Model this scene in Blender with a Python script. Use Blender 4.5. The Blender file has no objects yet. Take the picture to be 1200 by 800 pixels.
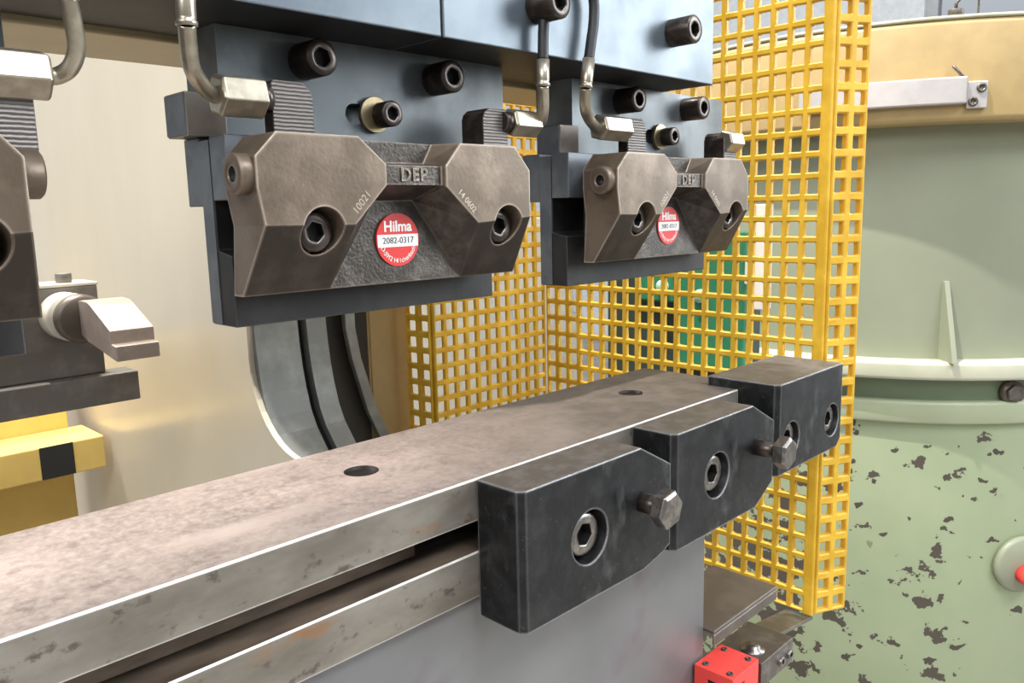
import bpy, bmesh, math, random
from mathutils import Vector, Matrix
random.seed(7)
C = bpy.context.scene.collection
S = bpy.context.scene
MM = 0.001

# ------------------------------------------------------------------ materials
def new_mat(name):
    m = bpy.data.materials.new(name); m.use_nodes = True
    nt = m.node_tree; b = nt.nodes['Principled BSDF']
    return m, nt, b
def N(nt, t, **kw):
    n = nt.nodes.new(t)
    for k, v in kw.items():
        if k in n.inputs: n.inputs[k].default_value = v
        else: setattr(n, k, v)
    return n
def mix(nt, fac, a, b):
    n = nt.nodes.new('ShaderNodeMix'); n.data_type = 'RGBA'
    for sock, v in ((n.inputs[0], fac), (n.inputs[6], a), (n.inputs[7], b)):
        if hasattr(v, 'is_linked') or hasattr(v, 'links'): nt.links.new(v, sock)
        elif isinstance(v, (int, float)): sock.default_value = v
        else: sock.default_value = (*v, 1)
    return n.outputs[2]
def ramp(nt, src, stops):
    r = nt.nodes.new('ShaderNodeValToRGB')
    while len(r.color_ramp.elements) < len(stops): r.color_ramp.elements.new(0.5)
    for e, (p, c) in zip(r.color_ramp.elements, stops):
        e.position = p; e.color = (c, c, c, 1) if isinstance(c, (int, float)) else (*c, 1)
    nt.links.new(src, r.inputs[0]); return r.outputs[0]
def noise(nt, scale, detail=5, rough=0.6, stretch=(1, 1, 1), off=(0, 0, 0)):
    tc = nt.nodes.new('ShaderNodeTexCoord'); mp = nt.nodes.new('ShaderNodeMapping')
    mp.inputs['Scale'].default_value = stretch; mp.inputs['Location'].default_value = off
    nt.links.new(tc.outputs['Object'], mp.inputs[0])
    n = N(nt, 'ShaderNodeTexNoise', Scale=scale, Detail=detail, Roughness=rough)
    nt.links.new(mp.outputs[0], n.inputs['Vector']); return n.outputs[0]
def edge_mask(nt, radius, lo, hi):
    bv = N(nt, 'ShaderNodeBevel', Radius=radius); bv.samples = 4
    g = nt.nodes.new('ShaderNodeNewGeometry')
    d = nt.nodes.new('ShaderNodeVectorMath'); d.operation = 'DOT_PRODUCT'
    nt.links.new(bv.outputs[0], d.inputs[0]); nt.links.new(g.outputs['Normal'], d.inputs[1])
    return ramp(nt, d.outputs['Value'], [(lo, 1.0), (hi, 0.0)])
def metal(name, col, col2=None, metallic=0.6, rough=0.45, nscale=60, wear=None, wear_r=0.0012, bump=0.0, bscale=300, rough2=None, lo=.45, hi=.62, wlo=.80, whi=.985, spec=.5, stretch=(1,1,1), stain=None):
    m, nt, b = new_mat(name)
    n = noise(nt, nscale, stretch=stretch)
    f = ramp(nt, n, [(lo, 0.0), (hi, 1.0)])
    c = mix(nt, f, col, col2 or tuple(x*1.35 for x in col))
    if stain:
        c = mix(nt, ramp(nt, noise(nt, 38, 6, .62, stretch=(1, 1, .55), off=(3.1, .7, 5.2)), [(.57, 0.), (.70, .8)]), c, stain)
        c = mix(nt, ramp(nt, noise(nt, 420, 3, .6, off=(1, 2, 3)), [(.66, 0.), (.72, .7)]), c, stain)
    if wear:
        e = edge_mask(nt, wear_r, wlo, whi)
        c = mix(nt, e, c, wear)
    nt.links.new(c, b.inputs['Base Color'])
    b.inputs['Metallic'].default_value = metallic
    b.inputs['Specular IOR Level'].default_value = spec
    if rough2 is not None:
        rr = ramp(nt, noise(nt, nscale*1.7, off=(3, 1, 2)), [(.35, rough), (.65, rough2)])
        nt.links.new(rr, b.inputs['Roughness'])
    else: b.inputs['Roughness'].default_value = rough
    if bump:
        bn = N(nt, 'ShaderNodeBump', Strength=bump, Distance=0.0006)
        nt.links.new(noise(nt, bscale, 3), bn.inputs['Height']); nt.links.new(bn.outputs[0], b.inputs['Normal'])
    return m
def plain(name, col, metallic=0.0, rough=0.5, spec=.5):
    m, nt, b = new_mat(name)
    n = noise(nt, 25)
    c = mix(nt, ramp(nt, n, [(.35, 0.), (.65, 1.)]), tuple(x*.92 for x in col), tuple(min(1, x*1.06) for x in col))
    nt.links.new(c, b.inputs['Base Color'])
    b.inputs['Metallic'].default_value = metallic; b.inputs['Roughness'].default_value = rough
    b.inputs['Specular IOR Level'].default_value = spec
    return m

M = {}
M['black'] = metal('blackened_steel', (.012,.012,.013), (.034,.034,.034), .35, .33, 70, wear=(.80,.80,.80), wear_r=.0015, wlo=.75, whi=.992, bump=.12, rough2=.5, lo=.46, hi=.74, stain=(.105,.105,.105))
M['black_top'] = metal('lit_block_top', (.105,.098,.093), (.165,.157,.150), .4, .38, 90, wear=(.80,.80,.80), wear_r=.0015, wlo=.75, whi=.992, bump=.1)  # lighter block tops: light from above put into the colour
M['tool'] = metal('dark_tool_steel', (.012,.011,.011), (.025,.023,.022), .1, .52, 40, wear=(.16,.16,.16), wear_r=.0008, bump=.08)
M['strip'] = metal('blued_strip_steel', (.13,.14,.155), (.185,.197,.21), .5, .42, 50, wear=(.2,.2,.22), wear_r=.0008)
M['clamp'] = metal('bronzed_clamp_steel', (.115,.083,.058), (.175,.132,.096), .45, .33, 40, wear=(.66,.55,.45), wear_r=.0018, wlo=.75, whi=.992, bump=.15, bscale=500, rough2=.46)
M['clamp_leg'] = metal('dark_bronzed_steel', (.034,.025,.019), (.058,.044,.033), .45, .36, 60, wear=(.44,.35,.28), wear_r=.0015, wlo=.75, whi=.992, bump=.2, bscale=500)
M['clamp_cast'] = metal('rough_cast_steel', (.045,.037,.030), (.085,.072,.060), .5, .36, 120, wear=(.34,.28,.22), wear_r=.0012, wlo=.75, whi=.99, bump=.5, bscale=700)
M['plate'] = metal('blued_plate_steel', (.105,.118,.124), (.155,.170,.176), .45, .36, 25, wear=(.22,.23,.24), wear_r=.0006, rough2=.46)
M['beam'] = metal('blue_grey_beam_steel', (.105,.128,.150), (.135,.160,.180), .45, .34, 20, wear=(.30,.33,.36), wear_r=.0006, rough2=.42)
M['screw'] = metal('black_oxide_screw', (.040,.030,.025), (.085,.066,.055), .6, .30, 110, wear=(.55,.52,.50), wear_r=.0013, wlo=.70, whi=.985)
M['screw_worn'] = metal('worn_screw_steel', (.20,.18,.165), (.34,.31,.28), .85, .30, 200, wear=(.6,.57,.54), wear_r=.0006)
M['socket'] = plain('socket_shadow_steel', (.02,.019,.018), .4, .5)
M['zinc'] = metal('zinc_plated_steel', (.33,.29,.225), (.46,.41,.325), .75, .30, 90, wear=(.8,.76,.68), wear_r=.0006)
M['brass'] = metal('dull_brass', (.30,.235,.13), (.40,.32,.19), .75, .32, 90, wear=(.6,.52,.36), wear_r=.0006)
M['rubber'] = plain('black_rubber', (.018,.018,.02), 0, .5)
M['jaw'] = None
M['cream'] = metal('cream_paint', (.55,.495,.385), (.62,.57,.46), 0, .24, 3, lo=.3, hi=.7, stretch=(1,1.6,.5))
M['rawsteel'] = metal('bare_grey_steel', (.23,.24,.23), (.33,.34,.33), .3, .42, 22, rough2=.55)
M['dark'] = plain('dark_interior', (.030,.026,.022), 0, .6)
M['gap'] = plain('black_gap', (.006,.007,.007), 0, .6)
M['tan'] = plain('tan_paint', (.42,.30,.135), 0, .45)
M['ramtan'] = plain('ram_tan_paint', (.42,.34,.20), 0, .45)
M['yellow_guard'] = metal('yellow_guard_paint', (.62,.355,.022), (.76,.46,.04), 0, .42, 40, lo=.4, hi=.6)
M['yellow'] = plain('yellow_paint', (.74,.52,.15), 0, .42)
M['tape'] = plain('black_tape', (.02,.02,.02), 0, .5)
M['gauge'] = metal('grey_gauge_steel', (.17,.155,.14), (.25,.23,.21), .4, .42, 30)
M['finger'] = metal('bare_finger_steel', (.36,.29,.25), (.47,.39,.335), .35, .38, 40, wear=(.65,.58,.5), wear_r=.0008)
M['collar'] = plain('pale_collar', (.62,.57,.49), .1, .4)
M['red'] = plain('red_switch_plastic', (.80,.065,.055), 0, .42)
M['redplate'] = plain('badge_red', (.62,.035,.03), 0, .35)
M['white'] = plain('badge_white', (.80,.78,.74), 0, .4)
M['ink'] = plain('dark_ink', (.05,.05,.05), 0, .5)
M['stamp'] = plain('stamped_bright_metal', (.42,.35,.28), .5, .4)
M['silver'] = plain('silver_bar', (.46,.43,.42), .25, .38)
M['bracket'] = metal('bracket_steel', (.12,.108,.092), (.20,.185,.165), .6, .36, 60, wear=(.6,.58,.54), wear_r=.0008)
M['emerald'] = plain('emerald_paint', (.03,.20,.10), 0, .45)
M['palecream'] = plain('pale_cream_paint', (.74,.68,.55), 0, .45)
M['mint'] = plain('mint_plastic', (.42,.66,.50), 0, .4)
M['darkgreen'] = plain('dark_green_paint', (.035,.055,.04), 0, .5)
M['wall'] = plain('white_wall', (.86,.88,.88), 0, .7)
M['floor'] = metal('concrete_floor', (.30,.28,.25), (.40,.38,.34), 0, .55, 4)
M['frame'] = plain('window_frame_grey', (.55,.56,.57), 0, .5)
M['shelf'] = metal('grey_brown_sheet', (.115,.095,.078), (.16,.135,.11), .4, .40, 30, wear=(.45,.43,.4), wear_r=.0012)

def mk_jaw():   # steel with sawn grooves
    m, nt, b = new_mat('grooved_jaw_steel')
    tc = nt.nodes.new('ShaderNodeTexCoord')
    w = N(nt, 'ShaderNodeTexWave', Scale=210.0, Distortion=1.2, Detail=2.0); w.bands_direction = 'Z'
    nt.links.new(tc.outputs['Object'], w.inputs['Vector'])
    c = mix(nt, ramp(nt, w.outputs['Fac'], [(.1, 0.), (.6, 1.)]), (.105,.093,.086), (.165,.148,.138))
    nt.links.new(c, b.inputs['Base Color']); b.inputs['Metallic'].default_value = .5; b.inputs['Roughness'].default_value = .42
    bn = N(nt, 'ShaderNodeBump', Strength=.6, Distance=.0005)
    nt.links.new(w.outputs['Fac'], bn.inputs['Height']); nt.links.new(bn.outputs[0], b.inputs['Normal'])
    return m
M['jaw'] = mk_jaw()

def mk_bedtop():
    m, nt, b = new_mat('rust_filmed_bed_top')
    n1 = ramp(nt, noise(nt, 16, 8, .65), [(.36, 0.), (.64, 1.)])
    c = mix(nt, n1, (.24,.185,.158), (.42,.325,.28))
    n2 = ramp(nt, noise(nt, 90, 6, .7, off=(2, 3, 1)), [(.50, 0.), (.70, 1.)])
    c = mix(nt, n2, c, (.19,.14,.12))
    n4 = ramp(nt, noise(nt, 260, 5, .7, off=(6, 3, 1)), [(.40, 0.), (.66, 1.)])
    c = mix(nt, n4, c, mix(nt, .55, c, (.56,.47,.42)))
    n3 = ramp(nt, noise(nt, 9, 4, .5, stretch=(1, 2.2, 1), off=(.4, .9, 0)), [(.52, 0.), (.66, 1.)])
    c = mix(nt, n3, c, (.50,.40,.35))
    # the colour turns darker and greyer towards the far end of the bed
    tc = nt.nodes.new('ShaderNodeTexCoord'); sx = nt.nodes.new('ShaderNodeSeparateXYZ')
    nt.links.new(tc.outputs['Object'], sx.inputs[0])
    ad = nt.nodes.new('ShaderNodeMath'); ad.operation = 'MULTIPLY_ADD'
    nt.links.new(noise(nt, 22, 4), ad.inputs[0]); ad.inputs[1].default_value = .16; nt.links.new(sx.outputs[0], ad.inputs[2])
    fx = ramp(nt, ad.outputs[0], [(.17, 0.), (.34, 1.)])
    c2 = mix(nt, ramp(nt, noise(nt, 55, 6), [(.4, 0.), (.65, 1.)]), (.125,.108,.095), (.20,.168,.145))
    c = mix(nt, fx, c, c2)
    # dark oxide strip along the far back edge
    my = nt.nodes.new('ShaderNodeMath'); my.operation = 'MULTIPLY_ADD'
    nt.links.new(noise(nt, 60, 4), my.inputs[0]); my.inputs[1].default_value = .010; nt.links.new(sx.outputs[1], my.inputs[2])
    fy = ramp(nt, my.outputs[0], [(.0275, 0.), (.0295, 1.)])
    xs = nt.nodes.new('ShaderNodeMath'); xs.operation = 'MULTIPLY_ADD'; nt.links.new(sx.outputs[1], xs.inputs[0]); xs.inputs[1].default_value = 2.1; nt.links.new(sx.outputs[0], xs.inputs[2])
    fx2 = ramp(nt, xs.outputs[0], [(.314, 0.), (.330, 1.)])
    mu = nt.nodes.new('ShaderNodeMath'); mu.operation = 'MULTIPLY'
    nt.links.new(fy, mu.inputs[0]); nt.links.new(fx2, mu.inputs[1])
    c = mix(nt, mu.outputs[0], c, (.060,.055,.052))
    nt.links.new(c, b.inputs['Base Color'])
    b.inputs['Metallic'].default_value = .25
    nt.links.new(ramp(nt, noise(nt, 40, 4, off=(1, 7, 2)), [(.3, .38), (.7, .56)]), b.inputs['Roughness'])
    bn = N(nt, 'ShaderNodeBump', Strength=.12, Distance=.0005)
    nt.links.new(noise(nt, 420, 3), bn.inputs['Height']); nt.links.new(bn.outputs[0], b.inputs['Normal'])
    return m
M['bedtop'] = mk_bedtop()
def mk_bedfront():
    m, nt, b = new_mat('ground_bed_steel')
    c = mix(nt, ramp(nt, noise(nt, 30, 5, stretch=(.6, 1, 1.5)), [(.38, 0.), (.66, 1.)]), (.165,.143,.115), (.275,.248,.208))
    sp = ramp(nt, noise(nt, 110, 5, .62, stretch=(.8, 1, 1.2), off=(5, 0, 1)), [(.575, 0.), (.66, 1.)])
    c = mix(nt, sp, c, (.11,.085,.07))
    ru = ramp(nt, noise(nt, 26, 5, .6, stretch=(.6, 1, 1.6), off=(2, 2, 6)), [(.61, 0.), (.71, 1.)])
    c = mix(nt, ru, c, (.27,.135,.065))
    e = edge_mask(nt, .0011, .80, .985)
    c = mix(nt, e, c, (.78,.74,.68))
    nt.links.new(c, b.inputs['Base Color']); b.inputs['Metallic'].default_value = .4; b.inputs['Roughness'].default_value = .4
    return m
M['bedfront'] = mk_bedfront()
M['edge_highlight'] = metal('rubbed_edge_highlight', (.58,.55,.50), (.74,.71,.66), .3, .35, 120)  # bed edge highlight painted into the bright colour of a rubbed edge
M['slot'] = metal('dark_slot_steel', (.016,.013,.011), (.05,.041,.032), .4, .4, 40, stretch=(.3,1,1))  # near-black steel for the slot, the hole walls and the sunk bolts
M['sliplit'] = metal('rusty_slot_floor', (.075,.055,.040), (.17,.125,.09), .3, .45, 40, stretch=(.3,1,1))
def mk_apron():
    m, nt, b = new_mat('satin_grey_apron')
    c = mix(nt, ramp(nt, noise(nt, 7, 4), [(.35, 0.), (.65, 1.)]), (.165,.163,.165), (.225,.222,.222))
    st = ramp(nt, noise(nt, 12, 3, off=(4.2, 1, 3.3)), [(.60, 0.), (.72, 1.)])
    c = mix(nt, st, c, (.17,.125,.15))
    nt.links.new(c, b.inputs['Base Color']); b.inputs['Metallic'].default_value = .4; b.inputs['Roughness'].default_value = .36
    return m
M['apron'] = mk_apron()
def mk_tank(name, a, bb, chips):
    m, nt, b = new_mat(name)
    c = mix(nt, ramp(nt, noise(nt, 5, 4), [(.35, 0.), (.65, 1.)]), a, bb)
    if chips:
        # paint chips: scattered blobs of bare dark metal, denser near one side
        n = noise(nt, 20, 4, .62, stretch=(1, 1, 1.2), off=(7.3, 1.2, .4))
        n2 = noise(nt, 5, 2, .5, off=(1, 4, 9))
        ad = nt.nodes.new('ShaderNodeMath'); ad.operation = 'MULTIPLY_ADD'
        nt.links.new(n2, ad.inputs[0]); ad.inputs[1].default_value = .32; nt.links.new(n, ad.inputs[2])
        tcc = nt.nodes.new('ShaderNodeTexCoord'); sxx = nt.nodes.new('ShaderNodeSeparateXYZ'); nt.links.new(tcc.outputs['Object'], sxx.inputs[0])
        mr = nt.nodes.new('ShaderNodeMapRange'); nt.links.new(sxx.outputs[1], mr.inputs[0])
        for i_, v_ in enumerate((-.22, -.02, 0., .15)): mr.inputs[i_+1].default_value = v_
        a2 = nt.nodes.new('ShaderNodeMath'); nt.links.new(ad.outputs[0], a2.inputs[0]); nt.links.new(mr.outputs[0], a2.inputs[1])
        f = ramp(nt, a2.outputs[0], [(.800, 0.), (.810, 1.)])
        c = mix(nt, f, c, (.085,.070,.055))
        fr = nt.nodes.new('ShaderNodeMath'); fr.operation = 'SUBTRACT'
        v = N(nt, 'ShaderNodeTexVoronoi', Scale=27.0); tc = nt.nodes.new('ShaderNodeTexCoord')
        mp = nt.nodes.new('ShaderNodeMapping'); mp.inputs['Rotation'].default_value = (.5, .3, .2); mp.inputs['Scale'].default_value = (.7, .7, 1.2)
        nd = N(nt, 'ShaderNodeTexNoise', Scale=30.0, Detail=3.0); nt.links.new(tc.outputs['Object'], nd.inputs['Vector'])
        va = nt.nodes.new('ShaderNodeVectorMath'); va.operation = 'MULTIPLY_ADD'; nt.links.new(nd.outputs['Color'], va.inputs[0]); va.inputs[1].default_value = (.05, .05, .05); nt.links.new(tc.outputs['Object'], va.inputs[2])
        nt.links.new(va.outputs[0], mp.inputs[0]); nt.links.new(mp.outputs[0], v.inputs['Vector'])
        nz = noise(nt, 45, 3, .6)
        nt.links.new(v.outputs['Distance'], fr.inputs[0])
        sc = nt.nodes.new('ShaderNodeMath'); sc.operation = 'MULTIPLY'; nt.links.new(nz, sc.inputs[0]); sc.inputs[1].default_value = .34
        nt.links.new(sc.outputs[0], fr.inputs[1])
        f2 = ramp(nt, fr.outputs[0], [(-.005, 1.), (.02, 0.)])
        sep = nt.nodes.new('ShaderNodeSeparateColor'); nt.links.new(v.outputs['Color'], sep.inputs[0])
        pick = ramp(nt, sep.outputs[0], [(.30, 0.), (.34, 1.)])
        mm = nt.nodes.new('ShaderNodeMath'); mm.operation = 'MULTIPLY'; nt.links.new(f2, mm.inputs[0]); nt.links.new(pick, mm.inputs[1])
        c = mix(nt, mm.outputs[0], c, (.075,.062,.048))
    nt.links.new(c, b.inputs['Base Color']); b.inputs['Roughness'].default_value = .42
    return m
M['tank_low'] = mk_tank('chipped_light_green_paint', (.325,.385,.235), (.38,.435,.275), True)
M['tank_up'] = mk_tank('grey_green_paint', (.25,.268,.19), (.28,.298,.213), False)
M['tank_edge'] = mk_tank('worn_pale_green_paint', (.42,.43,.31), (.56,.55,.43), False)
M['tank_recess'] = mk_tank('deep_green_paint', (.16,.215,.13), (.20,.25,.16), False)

# ------------------------------------------------------------------ mesh helpers
def box(bm, x0, x1, y0, y1, z0, z1, mi=0):
    v = [bm.verts.new(p) for p in ((x0,y0,z0),(x1,y0,z0),(x1,y1,z0),(x0,y1,z0),(x0,y0,z1),(x1,y0,z1),(x1,y1,z1),(x0,y1,z1))]
    fs = [bm.faces.new([v[i] for i in q]) for q in ((0,3,2,1),(4,5,6,7),(0,1,5,4),(1,2,6,5),(2,3,7,6),(3,0,4,7))]
    for f in fs: f.material_index = mi
    return fs
def frame_from(axis):
    w = Vector(axis).normalized(); u = w.orthogonal().normalized(); return u, w.cross(u), w
def cyl(bm, p0, p1, r0, r1=None, n=32, caps=True, up=None):
    p0, p1 = Vector(p0), Vector(p1); r1 = r0 if r1 is None else r1
    u, v, w = frame_from(p1 - p0)
    if up is not None:
        u = (Vector(up) - w*Vector(up).dot(w)).normalized(); v = w.cross(u)
    a = [bm.verts.new(p0 + (u*math.cos(t)+v*math.sin(t))*r0) for t in [2*math.pi*i/n for i in range(n)]]
    b = [bm.verts.new(p1 + (u*math.cos(t)+v*math.sin(t))*r1) for t in [2*math.pi*i/n for i in range(n)]]
    for i in range(n):
        f = bm.faces.new((a[i], a[(i+1)%n], b[(i+1)%n], b[i])); f.smooth = n > 8
    if caps: bm.faces.new(a[::-1]); bm.faces.new(b)
def lathe(bm, p, axis, prof, n=40, up=None):
    """prof: list of (radius, distance along axis)"""
    p = Vector(p); u, v, w = frame_from(axis)
    if up is not None:
        u = (Vector(up) - w*Vector(up).dot(w)).normalized(); v = w.cross(u)
    rings = []
    for r, d in prof:
        if r <= 1e-9: rings.append([bm.verts.new(p + w*d)])
        else: rings.append([bm.verts.new(p + w*d + (u*math.cos(2*math.pi*i/n)+v*math.sin(2*math.pi*i/n))*r) for i in range(n)])
    for A, B in zip(rings, rings[1:]):
        for i in range(n):
            j = (i+1) % n
            q = [A[i % len(A)], A[j % len(A)], B[j % len(B)], B[i % len(B)]]
            q = list(dict.fromkeys(q))
            if len(q) > 2:
                f = bm.faces.new(q); f.smooth = n > 8
def tube(bm, pts, r, n=20, caps=True):
    pts = [Vector(p) for p in pts]
    rs = r if isinstance(r, (list, tuple)) else [r]*len(pts)
    t0 = (pts[1]-pts[0]).normalized(); u = t0.orthogonal().normalized(); prev = None; first = None
    for i, p in enumerate(pts):
        t = ((pts[min(i+1, len(pts)-1)] - p).normalized() + (p - pts[max(i-1, 0)]).normalized()).normalized()
        u = (u - t*u.dot(t)).normalized(); v = t.cross(u)
        ring = [bm.verts.new(p + (u*math.cos(2*math.pi*k/n)+v*math.sin(2*math.pi*k/n))*rs[i]) for k in range(n)]
        if prev:
            for k in range(n):
                f = bm.faces.new((prev[k], prev[(k+1)%n], ring[(k+1)%n], ring[k])); f.smooth = True
        else: first = ring
        prev = ring
    if caps: bm.faces.new(first[::-1]); bm.faces.new(prev)
def spline(ctrl, n=10):
    c = [Vector(p) for p in ctrl]; c = [c[0]*2-c[1]] + c + [c[-1]*2-c[-2]]; out = []
    for i in range(1, len(c)-2):
        for k in range(n):
            t = k/n; a, b, d, e = c[i-1], c[i], c[i+1], c[i+2]
            out.append(.5*((2*b) + (d-a)*t + (2*a-5*b+4*d-e)*t*t + (3*b-a-3*d+e)*t**3))
    out.append(c[-2]); return out
def prism(bm, poly, axis, a, b, mi=0):
    """poly 2D closed; axis 'x': poly=(y,z); 'y': poly=(x,z); 'z': poly=(x,y)"""
    def P(q, t):
        return {'x': (t, q[0], q[1]), 'y': (q[0], t, q[1]), 'z': (q[0], q[1], t)}[axis]
    A = [bm.verts.new(P(q, a)) for q in poly]; B = [bm.verts.new(P(q, b)) for q in poly]
    n = len(poly); fs = [bm.faces.new(A), bm.faces.new(B[::-1])]
    for i in range(n): fs.append(bm.faces.new((A[i], B[i], B[(i+1)%n], A[(i+1)%n])))
    for f in fs: f.material_index = mi
    return fs
def origin(o):
    v = Vector(o.location)
    while o.parent: o = o.parent; v += Vector(o.location)
    return v
def obj(name, bm, mats, parent=None, loc=None, bevel=0, seg=2, angle=35, unit=MM, recalc=True):
    """bm holds WORLD coordinates in millimetres; becomes one mesh object"""
    me = bpy.data.meshes.new(name)
    if recalc: bmesh.ops.recalc_face_normals(bm, faces=bm.faces)
    bmesh.ops.scale(bm, vec=(unit,)*3, verts=bm.verts)
    o = bpy.data.objects.new(name, me); C.objects.link(o)
    if parent:
        o.parent = parent; off = origin(parent)
    else:
        off = Vector(loc)*unit if loc else Vector((0, 0, 0)); o.location = off
    bmesh.ops.translate(bm, vec=-off, verts=bm.verts)
    bm.to_mesh(me); bm.free()
    for m in (mats if isinstance(mats, (list, tuple)) else [mats]): me.materials.append(m)
    if bevel:
        b = o.modifiers.new('bevel', 'BEVEL'); b.width = bevel*unit; b.segments = seg; b.limit_method = 'ANGLE'; b.angle_limit = math.radians(angle)
        b.harden_normals = False
    return o
def tag(o, label=None, cat=None, group=None, kind=None):
    if label: o['label'] = label
    if cat: o['category'] = cat
    if group: o['group'] = group
    if kind: o['kind'] = kind
    return o
def thing(name, label, cat, loc, group=None):
    o = bpy.data.objects.new(name, None); C.objects.link(o); o.location = Vector(loc)*MM; o.empty_display_size = .02
    return tag(o, label, cat, group)
def dup(root, delta, label=None):
    def rec(o, par):
        c = o.copy(); C.objects.link(c)
        if par: c.parent = par
        for ch in kids[o]: rec(ch, c)
        return c
    kids = {}
    for o in C.objects:
        kids.setdefault(o, [])
    for o in C.objects:
        if o.parent: kids[o.parent].append(o)
    r = rec(root, None); r.location = root.location + Vector(delta)*MM
    if label: r['label'] = label
    return r
def boolean(o, bmc, op='DIFFERENCE'):
    """bmc in world mm"""
    c = obj('cutter', bmc, M['socket'])
    c.location = -origin(o) if o.parent else -Vector(o.location)
    # move target to origin space
    md = o.modifiers.new('cut', 'BOOLEAN'); md.object = c; md.operation = op; md.solver = 'EXACT'
    par, loc = o.parent, o.location.copy(); o.parent = None; o.location = (0, 0, 0)
    bpy.context.view_layer.update()
    dg = bpy.context.evaluated_depsgraph_get()
    me = bpy.data.meshes.new_from_object(o.evaluated_get(dg))
    o.modifiers.clear(); old = o.data; o.data = me; bpy.data.meshes.remove(old)
    o.parent = par; o.location = loc
    cm = c.data; bpy.data.objects.remove(c); bpy.data.meshes.remove(cm)
def text_bm(txt, size, extrude, spacing=1.0, bold=0.0):
    cu = bpy.data.curves.new('t', 'FONT'); cu.body = txt; cu.size = size; cu.extrude = extrude; cu.align_x = 'CENTER'; cu.align_y = 'CENTER'; cu.space_character = spacing; cu.offset = bold
    cu.resolution_u = 3
    o = bpy.data.objects.new('t', cu); C.objects.link(o); bpy.context.view_layer.update()
    me = bpy.data.meshes.new_from_object(o.evaluated_get(bpy.context.evaluated_depsgraph_get()))
    bm = bmesh.new(); bm.from_mesh(me); bpy.data.objects.remove(o); bpy.data.curves.remove(cu); bpy.data.meshes.remove(me)
    return bm
def put_text(dst, txt, size, extrude, x, y, z, rot=0, spacing=1.0, bold=0.0):
    """lettering facing -Y centred at x,y,z, turned rot in the XZ plane"""
    t = text_bm(txt, size, extrude, spacing, bold)
    mt = Matrix.Translation((x, y, z)) @ Matrix.Rotation(-rot, 4, 'Y') @ Matrix.Rotation(math.pi/2, 4, 'X')
    me = bpy.data.meshes.new('t'); t.transform(mt); t.to_mesh(me); t.free(); dst.from_mesh(me); bpy.data.meshes.remove(me)

def socket_screw(parent, p, axis, r, length, mat='screw', name='socket_screw', deep=.55):
    """cylinder head with hex socket; p = centre of outer face, axis = outward"""
    p = Vector(p); w = Vector(axis).normalized()
    bm = bmesh.new(); c = r*.09
    lathe(bm, p, w, [(r, -length), (r, -c), (r-c, 0), (r*.60, 0)], n=36)
    # hex socket
    u, v, _ = frame_from(w); n = 36
    bmesh.ops.remove_doubles(bm, verts=bm.verts, dist=1e-5)
    inner = [e for e in bm.edges if e.is_boundary and all(abs((q.co-p).dot(w)) < 1e-4 for q in e.verts)]
    ring = bmesh.ops.extrude_edge_only(bm, edges=inner)
    nv = [g for g in ring['geom'] if isinstance(g, bmesh.types.BMVert)]
    for q in nv:   # pull the ring into a hexagon
        d = q.co - p; d -= w*d.dot(w); a = math.atan2(d.dot(v), d.dot(u)); k = (a % (math.pi/3)) - math.pi/6
        q.co = p + d.normalized()*(r*.47/math.cos(k)) - w*.15
    e2 = [g for g in ring['geom'] if isinstance(g, bmesh.types.BMEdge)]
    r2 = bmesh.ops.extrude_edge_only(bm, edges=e2)
    nv2 = [g for g in r2['geom'] if isinstance(g, bmesh.types.BMVert)]
    for q in nv2: q.co -= w*(r*deep)
    side = [g for g in r2['geom'] if isinstance(g, bmesh.types.BMFace)]
    bot = bmesh.ops.contextual_create(bm, geom=[g for g in r2['geom'] if isinstance(g, bmesh.types.BMEdge)])
    for f in side + bot['faces']: f.material_index = 1; f.smooth = False
    return obj(name, bm, [M[mat], M['socket']], parent)
def hex_bolt(parent, p, axis, af, head, shank_r, shank, mat='screw_worn', rot=0.0):
    """p = centre of outer head face"""
    p = Vector(p); w = Vector(axis).normalized(); R = af/2/math.cos(math.pi/6)
    up = Vector((math.sin(rot), 0, math.cos(rot)))
    bm = bmesh.new()
    lathe(bm, p, w, [(0, 0), (af*.47, 0), (R, -af*.075), (R, -head), (0, -head)], n=6, up=up)
    h = obj('hex_bolt', bm, M[mat], parent, bevel=.35)
    bm = bmesh.new(); cyl(bm, p - w*(head*.98), p - w*(head+shank), shank_r, n=24)
    obj('shank', bm, M['screw'], h)
    return h

# ------------------------------------------------------------------ room
FZ = -900
bm = bmesh.new(); box(bm, -3000, 6000, -3500, 6000, FZ-50, FZ)
tag(obj('floor', bm, M['floor']), kind='structure')
bm = bmesh.new(); box(bm, -3000, 6000, 5000, 5150, FZ, 3200)
tag(obj('wall_back', bm, M['wall']), kind='structure')
# right wall with a window opening
bm = bmesh.new()
box(bm, 5000, 5150, -3500, 5000, FZ, 300); box(bm, 5000, 5150, -3500, 5000, 2400, 3200)
box(bm, 5000, 5150, -3500, -900, 300, 2400); box(bm, 5000, 5150, 1400, 5000, 300, 2400)
tag(obj('wall_right', bm, M['wall']), kind='structure')
bm = bmesh.new()
for a, b_ in ((-900, -840), (230, 290), (1340, 1400)): box(bm, 5030, 5100, a, b_, 300, 2400)
for a, b_ in ((300, 360), (1300, 1350), (2340, 2400)): box(bm, 5035, 5095, -900, 1400, a, b_)
w1 = tag(obj('window_1', bm, M['frame']), kind='structure')
bm = bmesh.new(); box(bm, 5060, 5066, -840, 1340, 360, 2340)
gm, nt, gb = new_mat('window_glass'); gb.inputs['Transmission Weight'].default_value = 1; gb.inputs['Roughness'].default_value = .02; gb.inputs['IOR'].default_value = 1.02
gp = obj('window_pane', bm, gm, w1)

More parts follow.
